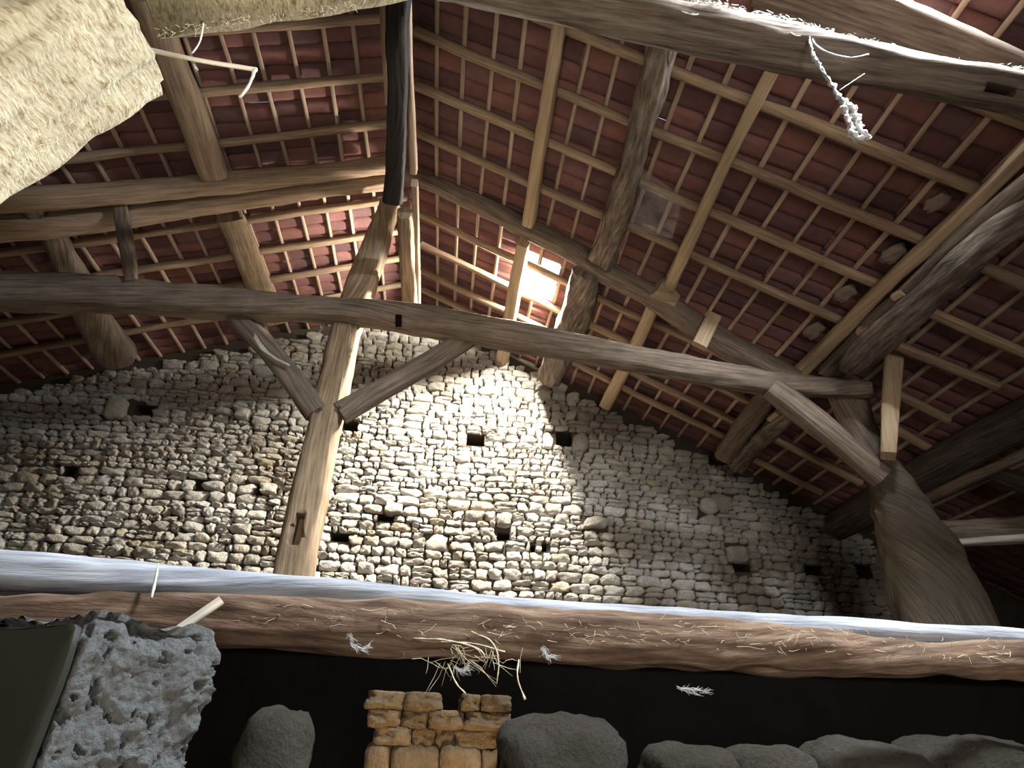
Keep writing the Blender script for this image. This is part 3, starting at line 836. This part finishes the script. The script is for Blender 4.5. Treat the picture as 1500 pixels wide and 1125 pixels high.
PA, PB, PC = (-0.669, 1.300, 1.818), (-0.481, 1.480, 1.791), (-1.068, 1.550, 1.864)
pil = rough_block('stone_pillar', [(PA[0], PA[1]), (PB[0], PB[1]), (PB[0] - 0.22, PB[1] + 0.28), (PC[0], PC[1] + 0.2), (PC[0], PC[1])], 0.0, 1.79, M['cob'], 3.0, 0.020, 0.035, None, 1.42, 110, 66, 0.012)
tag(pil, 'rough pitted grey stone pillar at the bottom left corner', 'stone pillar')
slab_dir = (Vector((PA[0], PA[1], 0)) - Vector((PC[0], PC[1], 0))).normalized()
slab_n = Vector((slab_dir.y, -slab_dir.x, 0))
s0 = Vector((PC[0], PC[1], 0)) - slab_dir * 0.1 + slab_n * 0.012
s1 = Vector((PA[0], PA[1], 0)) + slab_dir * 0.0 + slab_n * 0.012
slab = rough_block('side_shade_slab', [(s0.x, s0.y), (s0.x + slab_n.x * 0.012, s0.y + slab_n.y * 0.012), (s1.x + slab_n.x * 0.012, s1.y + slab_n.y * 0.012), (s1.x, s1.y)], 0.0, 1.765, M['face_shade'], 6.0, 0.010, 0.01, pil)  # thin slab added to darken the pillar's left face as if in shade
slab['label'] = 'smooth dark slab standing in for the shade on the pillar side'
o = timber('wood_peg', [(-0.594, 1.500, 1.795, 0.020), (-0.522, 1.520, 1.870, 0.021)], M['pale'], ratio=0.7, power=6, rough=0.002, lump=0.002, step=0.02, nseg=14)
tag(o, 'pale split wood peg standing on the rough grey pillar', 'peg')
o = tube('splinter', [(-1.128, 2.530, 2.044, 0.013), (-1.150, 2.560, 2.121, 0.011), (-1.177, 2.600, 2.191, 0.004)], M['pale'], nseg=6)
tag(o, 'thin upright white splinter before the rail above the pillar', 'splinter')

# ------------------------------------------------------------------ below the rail: crumbling pillar and blurred stones
def stone_lump(name, ctr, rx, ry, rz, mat, seed, parent=None, box=4.0, amp=0.12, nu=30, nv=18):
    V, F = [], []
    for j in range(nv + 1):
        t = math.pi * j / nv
        for i in range(nu):
            a = 2 * math.pi * i / nu
            d = Vector((math.sin(t) * math.cos(a), math.sin(t) * math.sin(a), math.cos(t)))
            s = (abs(d.x) ** box + abs(d.y) ** box + abs(d.z) ** box) ** (-1 / box)
            s *= 1 + amp * noise.noise(d * 1.6 + Vector((seed, 0, 0))) + amp * 0.5 * noise.noise(d * 5 + Vector((seed, 3, 0)))
            V.append((ctr[0] + d.x * s * rx, ctr[1] + d.y * s * ry, ctr[2] + d.z * s * rz))
    for j in range(nv):
        for i in range(nu):
            F.append((j * nu + i, (j + 1) * nu + i, (j + 1) * nu + (i + 1) % nu, j * nu + (i + 1) % nu))
    return link_mesh(name, V, F, mat, parent)

for c, e, lab in (((4.052, 3.325, 5.875), (4.116, 3.288, 5.844), 'pale mortar lump under the tiles, highest beside the long squared purlin'),
                  ((4.077, 3.966, 5.863), (4.152, 3.917, 5.827), 'pale mortar lump under the tiles, second down beside the long squared purlin'),
                  ((3.995, 4.635, 5.902), (4.068, 4.582, 5.867), 'pale mortar lump under the tiles, third down beside the long squared purlin'),
                  ((4.017, 5.296, 5.892), (4.091, 5.236, 5.856), 'pale mortar lump under the tiles, lowest beside the long squared purlin')):
    rx = (Vector(e) - Vector(c)).length
    o = stone_lump('mortar_lump', (0, 0, 0), rx * 0.8, rx * 1.3, 0.04, M['mortar_pale'], rx * 90, None, 2.6, 0.35)
    o.location = c
    o.rotation_euler = (0, ANG_R, 0.25)
    tag(o, lab, 'mortar', 'mortar lumps on the right slope')

px0, px1 = (-0.384, 3.600, 1.832), (0.386, 3.600, 1.862)
zt = px0[2]
pr = bpy.data.objects.new('masonry_pillar', None); COL.objects.link(pr)
pr.location = ((px0[0] + px1[0]) / 2, 3.8, 0)
tag(pr, 'crumbling golden stone pillar lit from below under the brown log', 'stone pillar')
rr = random.Random(5)
def pillar_course(z0, z1, xa, xb, yf, yb, nm):
    x = xa
    parts = []
    while x < xb - 0.03:
        w = min(rr.uniform(0.10, 0.26), xb - x)
        if xb - x - w < 0.06: w = xb - x
        h = z1 - z0
        parts.append((x + w / 2, w / 2 * 1.02, (z0 + z1) / 2, h / 2 * 1.04))
        x += w
    V, F = [], []
    for cx, rx, cz, rz in parts:
        nu, nv, sd = 32, 20, rr.random() * 50
        b = len(V)
        cy, ry = (yf + yb) / 2 + rr.uniform(-0.012, 0.012), (yb - yf) / 2
        for j in range(nv + 1):
            t = math.pi * j / nv
            for i in range(nu):
                a = 2 * math.pi * i / nu
                d = Vector((math.sin(t) * math.cos(a), math.sin(t) * math.sin(a), math.cos(t)))
                s = (abs(d.x) ** 10 + abs(d.y) ** 10 + abs(d.z) ** 10) ** (-1 / 10) * (1 + 0.10 * noise.noise(d * 1.7 + Vector((sd, 0, 0))) + 0.06 * noise.noise(d * 6 + Vector((sd, 4, 0))))
                V.append((cx + d.x * s * rx - pr.location.x, cy + d.y * s * ry - pr.location.y, cz + d.z * s * rz))
        for j in range(nv):
            for i in range(nu):
                F.append((b + j * nu + i, b + (j + 1) * nu + i, b + (j + 1) * nu + (i + 1) % nu, b + j * nu + (i + 1) % nu))
    return link_mesh(nm, V, F, M['pillar_stone'], pr)
xa, xb = px0[0], px1[0]
pillar_course(zt - 0.09, zt, xa, xa + 0.40, 3.58, 4.05, 'capital')
pillar_course(zt - 0.08, zt, xa + 0.50, xb, 3.58, 4.05, 'capital')
pillar_course(zt - 0.17, zt - 0.08, xa + 0.02, xb, 3.60, 4.05, 'capital')
pillar_course(zt - 0.25, zt - 0.16, xa + 0.06, xb - 0.03, 3.62, 4.05, 'shaft')
z = zt - 0.25
while z > 0:
    pillar_course(max(0, z - 0.24), z + 0.01, xa + 0.03, xb - 0.06, 3.62, 4.05, 'shaft')
    z -= 0.24
link_mesh('core', *box_data(px0[0] + 0.07 - pr.location.x, px1[0] - 0.10 - pr.location.x, -0.13, 0.22, 0, zt - 0.14), M['mortar'], pr, False)
# added warm spot aimed at the pillar from below
lamp = bpy.data.lights.new('pillar_warm_spot', 'SPOT'); lamp.energy = 55; lamp.color = (1.0, 0.72, 0.38); lamp.shadow_soft_size = 0.08; lamp.spot_size = math.radians(60); lamp.spot_blend = 0.5
lo = bpy.data.objects.new('pillar_warm_spot', lamp); COL.objects.link(lo); lo.location = (0.1, 3.05, 0.80)
lo.rotation_euler = (Vector((0.0, 3.65, 1.38)) - Vector(lo.location)).to_track_quat('-Z', 'Y').to_euler()

for (cx, cy, rxp, rzp, Y, lab, mat) in [
        (398, 1095, 62, 58, 3.4, 'blurred pale rounded boulder left of the golden pillar', 'grey_stone'),
        (820, 1108, 86, 62, 3.4, 'blurred broad grey boulder right of the golden pillar', 'grey_stone'),
        (490, 1110, 36, 40, 3.6, 'small dim stone between the pale boulder and the golden pillar', 'grey_stone')]:
    pass
def boulder(c, e, lab, box=2.6):
    rx, rz = abs(e[0] - c[0]), abs(e[2] - c[2])
    o = stone_lump('boulder', (c[0], c[1], c[2]), rx, rx * 0.8, rz * 1.0, M['grey_stone'], rr.random() * 30, None, box, 0.16)
    tag(o, lab, 'stone', 'dim stones in the dark below the log')
    # a rough plinth down to the ground carries each stone
    return o
B = [((-0.754, 3.400, 1.519), (-0.594, 3.400, 1.721), 'pale rounded boulder below the log, left of the golden pillar'),
     ((0.609, 3.400, 1.554), (0.906, 3.400, 1.751), 'broad grey boulder below the log, right of the golden pillar'),
     ((1.253, 3.400, 1.498), (1.491, 3.400, 1.638), 'squat pale stone, second right of the golden pillar along the bottom'),
     ((1.666, 3.400, 1.504), (1.883, 3.400, 1.644), 'squat pale stone, third right of the golden pillar along the bottom'),
     ((2.134, 3.400, 1.516), (2.434, 3.400, 1.685), 'squat pale stone, fourth right of the golden pillar along the bottom'),
     ((2.737, 3.400, 1.532), (3.085, 3.400, 1.725), 'dim greenish stone at the bottom right corner')]
for c, e, lab in B: boulder(c, e, lab, 3.2)
lz = 1.6 - 0.16
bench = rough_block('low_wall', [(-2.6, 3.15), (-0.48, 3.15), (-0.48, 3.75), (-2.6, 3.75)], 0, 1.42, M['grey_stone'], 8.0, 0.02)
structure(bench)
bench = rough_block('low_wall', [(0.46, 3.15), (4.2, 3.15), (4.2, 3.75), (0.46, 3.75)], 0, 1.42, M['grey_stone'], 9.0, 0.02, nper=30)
structure(bench)

# ------------------------------------------------------------------ dangling sticks, straws and cobwebs
o = timber('dangling_stick', [(-1.244, 1.320, 3.642, 0.017), (-1.018, 1.320, 3.608, 0.014), (-0.815, 1.320, 3.594, 0.014)], M['pale'], power=2.2, rough=0.001, lump=0.002, step=0.02, nseg=10)
tag(o, 'thin dusty white stick poking out from the huge log, tip bent down', 'stick')
tube('bent_tip', [(-0.821, 1.320, 3.597, 0.014), (-0.818, 1.320, 3.514, 0.009), (-0.829, 1.320, 3.431, 0.009)], M['pale'], o)
tube('dust_tuft', [(-1.024, 1.320, 3.583, 0.007), (-1.005, 1.320, 3.550, 0.012), (-1.023, 1.320, 3.571, 0.007)], M['dust'], o)
o = tube('dust_thread', [(-1.048, 1.300, 3.799, 0.005), (-1.028, 1.300, 3.689, 0.005), (-1.031, 1.300, 3.613, 0.005)], M['dust'])
tag(o, 'fine dusty thread hanging between the shaggy beam and the white stick', 'thread')

frng = random.Random(3)
def fibre(p, d, w):
    p, d = Vector(p), Vector(d)
    q = p + d * 0.5 + Vector((frng.uniform(-1, 1), frng.uniform(-1, 1), frng.uniform(-1, 1))) * d.length * 0.15
    s = d.cross(Vector((0, 1, 0.2))).normalized() * w
    r = Vector((0, -w, 0))
    v, f = [], []
    for c, k in ((p, 1), (q, 1), (p + d, 0.4)):
        v += [tuple(c + s * k), tuple(c - s * 0.5 * k + r * k), tuple(c - s * 0.5 * k - r * k)]
    for i in (0, 3):
        f += [(i, i + 1, i + 4, i + 3), (i + 1, i + 2, i + 5, i + 4), (i + 2, i, i + 3, i + 5)]
    return v, f
def tuft(name, pts, n, spread, mat, w=0.0007):
    """matted fine fibres strung along a line"""
    R = catmull([(*p[:3], 1) for p in pts], 0.004)
    fs = []
    for k in range(n):
        i = frng.randrange(len(R) - 1)
        p = Vector(R[i][:3]); t = Vector(R[i + 1][:3]) - p
        p = p + Vector((frng.gauss(0, spread), frng.gauss(0, spread * 0.5), frng.gauss(0, spread)))
        d = t.normalized() * frng.uniform(0.01, 0.035) + Vector((frng.gauss(0, 0.008), frng.gauss(0, 0.004), frng.gauss(0, 0.008)))
        fs.append(fibre(p, d, w))
    V, F = merge_data(fs)
    return link_mesh(name, V, F, M[mat])
def strand(name, pts, mat, **k): return tube(name, pts, M[mat], **k)
# the dusty crust along the upper edge of the near collar beam
w = strand('cobweb_strand', [(1.972, 1.885, 5.555, 0.012), (1.936, 1.885, 5.274, 0.017), (1.963, 1.885, 5.067, 0.017), (2.002, 1.885, 4.829, 0.025), (2.043, 1.885, 4.711, 0.040), (2.046, 1.885, 4.548, 0.034), (2.076, 1.885, 4.489, 0.021)], 'dust', nseg=10, lump=0.8, step=0.008)
tag(w, 'long dusty cobweb strand hanging from the big collar beam', 'cobweb')
strand('side_strand', [(2.012, 1.885, 4.837, 0.016), (1.995, 1.885, 4.683, 0.024), (1.990, 1.885, 4.492, 0.031), (2.056, 1.885, 4.503, 0.021)], 'dust', nseg=8, lump=0.8, step=0.008, parent=w)
for pts, lab in ([[(1.969, 1.885, 5.523, 0.009), (1.998, 1.885, 5.346, 0.009), (2.157, 1.885, 5.278, 0.009), (2.317, 1.885, 5.343, 0.009)], 'looping dusty cobweb thread under the crust right of the long strand'],
                 [[(1.809, 1.885, 5.533, 0.009), (1.868, 1.885, 5.453, 0.009), (1.961, 1.885, 5.490, 0.006)], 'short looping cobweb thread left of the long strand'],
                 [[(1.102, 1.885, 5.667, 0.012), (1.063, 1.885, 5.592, 0.012), (1.134, 1.885, 5.561, 0.009), (1.241, 1.885, 5.539, 0.012), (1.294, 1.885, 5.665, 0.009)], 'curled cobweb tuft at the left end of the dusty crust'],
                 [[(2.227, 1.885, 5.122, 0.004), (2.017, 1.885, 4.916, 0.004)], 'single straight cobweb thread across the long strand']):
    tag(strand('cobweb_thread', pts, 'dust', nseg=6, lump=0.5), lab, 'cobweb')

tag(tuft('cobweb_tuft', [(-2.437, 8.300, 7.470), (-2.447, 8.300, 7.069), (-2.467, 8.300, 6.841), (-2.496, 8.300, 6.566)], 160, 0.012, 'dust', 0.0025), 'long pale cobweb shred hanging before the wall, between the left brace and the king post', 'cobweb')
# straws and webs hanging from the brown log
HS = [([(-0.123, 2.590, 1.955, 0.005), (0.012, 2.570, 1.951, 0.005), (0.136, 2.570, 1.926, 0.005), (0.170, 2.570, 1.891, 0.005)], 'straw arching out of the brown log, left of the hanging tangle'),
      ([(0.105, 2.590, 1.991, 0.005), (0.188, 2.570, 1.954, 0.005), (0.219, 2.570, 1.886, 0.006), (0.217, 2.570, 1.808, 0.005)], 'straw bending straight down in the middle of the tangle'),
      ([(0.022, 2.590, 1.869, 0.005), (0.059, 2.570, 1.802, 0.006), (0.098, 2.570, 1.766, 0.005)], 'straw slanting down right under the log, above the golden pillar'),
      ([(0.044, 2.590, 1.863, 0.003), (0.077, 2.570, 1.841, 0.004), (0.097, 2.570, 1.856, 0.003)], 'small white flake of web above the golden pillar'),
      ([(0.302, 2.590, 1.896, 0.007), (0.296, 2.570, 1.831, 0.006), (0.327, 2.570, 1.754, 0.008)], 'lone straw dangling right of the golden pillar top'),
      ([(-0.381, 2.590, 1.976, 0.003), (-0.354, 2.570, 1.924, 0.006), (-0.314, 2.570, 1.904, 0.005), (-0.288, 2.590, 1.925, 0.003)], 'white web tuft clinging under the brown log, left of the tangle'),
      ([(0.398, 2.590, 1.946, 0.003), (0.409, 2.570, 1.914, 0.005), (0.442, 2.570, 1.908, 0.003)], 'small web tuft on the lower edge of the log, right of the tangle'),
      ([(0.936, 2.590, 1.824, 0.003), (0.970, 2.570, 1.814, 0.006), (1.053, 2.570, 1.808, 0.003)], 'white wisp of web floating in the dark below the log'),
      ([(-0.082, 2.600, 1.946, 0.003), (0.107, 2.570, 1.945, 0.003), (0.244, 2.570, 1.919, 0.005)], 'long level straw along the lower edge of the log')]
for pts, lab in HS:
    if 'web' in lab:
        o = tuft('cobweb_tuft', pts, 70, 0.004, 'dust', 0.0006)
        tag(o, lab, 'cobweb', 'webs hanging from the brown log')
    else:
        o = strand('straw', pts, 'straw', nseg=6, lump=0.5, step=0.01)
        tag(o, lab, 'straw', 'straws hanging from the brown log')
# loose fibres on the log's top and hairs of the straw tangle: too many to count
fib = []
LA, LB = Vector((-0.861, 2.575, 2.023)), Vector((2.485, 2.600, 2.058))
for k in range(260):
    t = frng.random()
    p = LA.lerp(LB, t) + Vector((0, frng.uniform(-0.01, 0.03), frng.uniform(-0.07, 0.035)))
    fib.append(fibre(p, (frng.gauss(0, 0.035), frng.gauss(-0.01, 0.012), frng.gauss(-0.004, 0.015)), 0.0011))
TC = Vector((0.112, 2.600, 1.892))
for k in range(60):
    p = TC + Vector((frng.gauss(0, 0.10), frng.uniform(-0.03, 0.03), frng.uniform(-0.02, 0.05)))
    fib.append(fibre(p, (frng.gauss(0.02, 0.05), frng.gauss(0, 0.01), -abs(frng.gauss(0, 0.05))), 0.0011))
V, F = merge_data(fib)
tag(link_mesh('straw_fibres', V, F, M['straw']), 'loose straw fibres and dust caught on the brown log', 'straw', kind='stuff')

# dusty cobweb crust along the upper edge of the near collar beam, with short hanging shreds
cp = [(1.080, 1.930, 5.735), (1.337, 1.930, 5.782), (1.584, 1.930, 5.743), (1.831, 1.930, 5.703), (2.029, 1.930, 5.652), (2.268, 1.930, 5.587), (2.536, 1.930, 5.545), (2.744, 1.930, 5.467), (3.061, 1.930, 5.437), (3.462, 1.930, 5.483)]
R = catmull([(*p, 1) for p in cp], 0.01)
fib = []
for k in range(1500):
    i = frng.randrange(len(R) - 1)
    p = Vector(R[i][:3]); t = (Vector(R[i + 1][:3]) - p).normalized()
    amp = 0.35 + abs(noise.noise(p * 2.3)) * 2.2
    p = p + Vector((0, frng.gauss(0, 0.012), frng.gauss(0, 0.014 * amp)))
    d = t * frng.gauss(0, 0.03) + Vector((frng.gauss(0, 0.01), frng.gauss(-0.006, 0.008), -abs(frng.gauss(0, 0.018 * amp))))
    fib.append(fibre(p, d, 0.0016))
V, F = merge_data(fib)
tag(link_mesh('cobweb_crust', V, F, M['dust']), 'white crust of dusty cobweb along the upper edge of the big collar beam', 'cobweb', kind='stuff')

# shaggy fibres on the two pale logs of the top left corner
fib = []
for A, Bq, n, ln in ((Vector((-1.064, 1.020, 2.714)), Vector((-0.892, 1.020, 3.055)), 90, 0.02), (Vector((-1.114, 1.200, 3.571)), Vector((-0.465, 1.200, 3.905)), 110, 0.018)):
    for k in range(n):
        p = A.lerp(Bq, frng.random()) + Vector((0, frng.uniform(0, 0.03), frng.uniform(0.0, 0.015)))
        fib.append(fibre(p, (frng.gauss(0, 0.012), frng.gauss(0, 0.006), -abs(frng.gauss(0, ln)) * 0.8), 0.0008))
V, F = merge_data(fib)
tag(link_mesh('bark_fibres', V, F, M['straw']), 'shaggy pale fibres under the logs of the top left corner', 'straw', kind='stuff')

# a thin see-through grey sheet against the tiles right of the gnarled purlin
c = [Vector(v) for v in ((1.609, 4.027, 6.860), (2.120, 4.198, 6.614), (2.196, 4.753, 6.578), (1.667, 4.865, 6.832))]
V, F = [], []
for i in range(9):
    for j in range(9):
        u, v = i / 8, j / 8
        q = c[0].lerp(c[1], u).lerp(c[3].lerp(c[2], u), v)
        q = q - Vector(NR) * (0.08 * math.sin(u * math.pi) * math.sin(v * math.pi))
        V.append(tuple(q))
for i in range(8):
    for j in range(8): F.append((i * 9 + j, i * 9 + j + 1, (i + 1) * 9 + j + 1, (i + 1) * 9 + j))
tag(link_mesh('grey_sheet', V, F, M['web']), 'thin see-through grey sheet against the tiles right of the gnarled log purlin', 'cobweb')
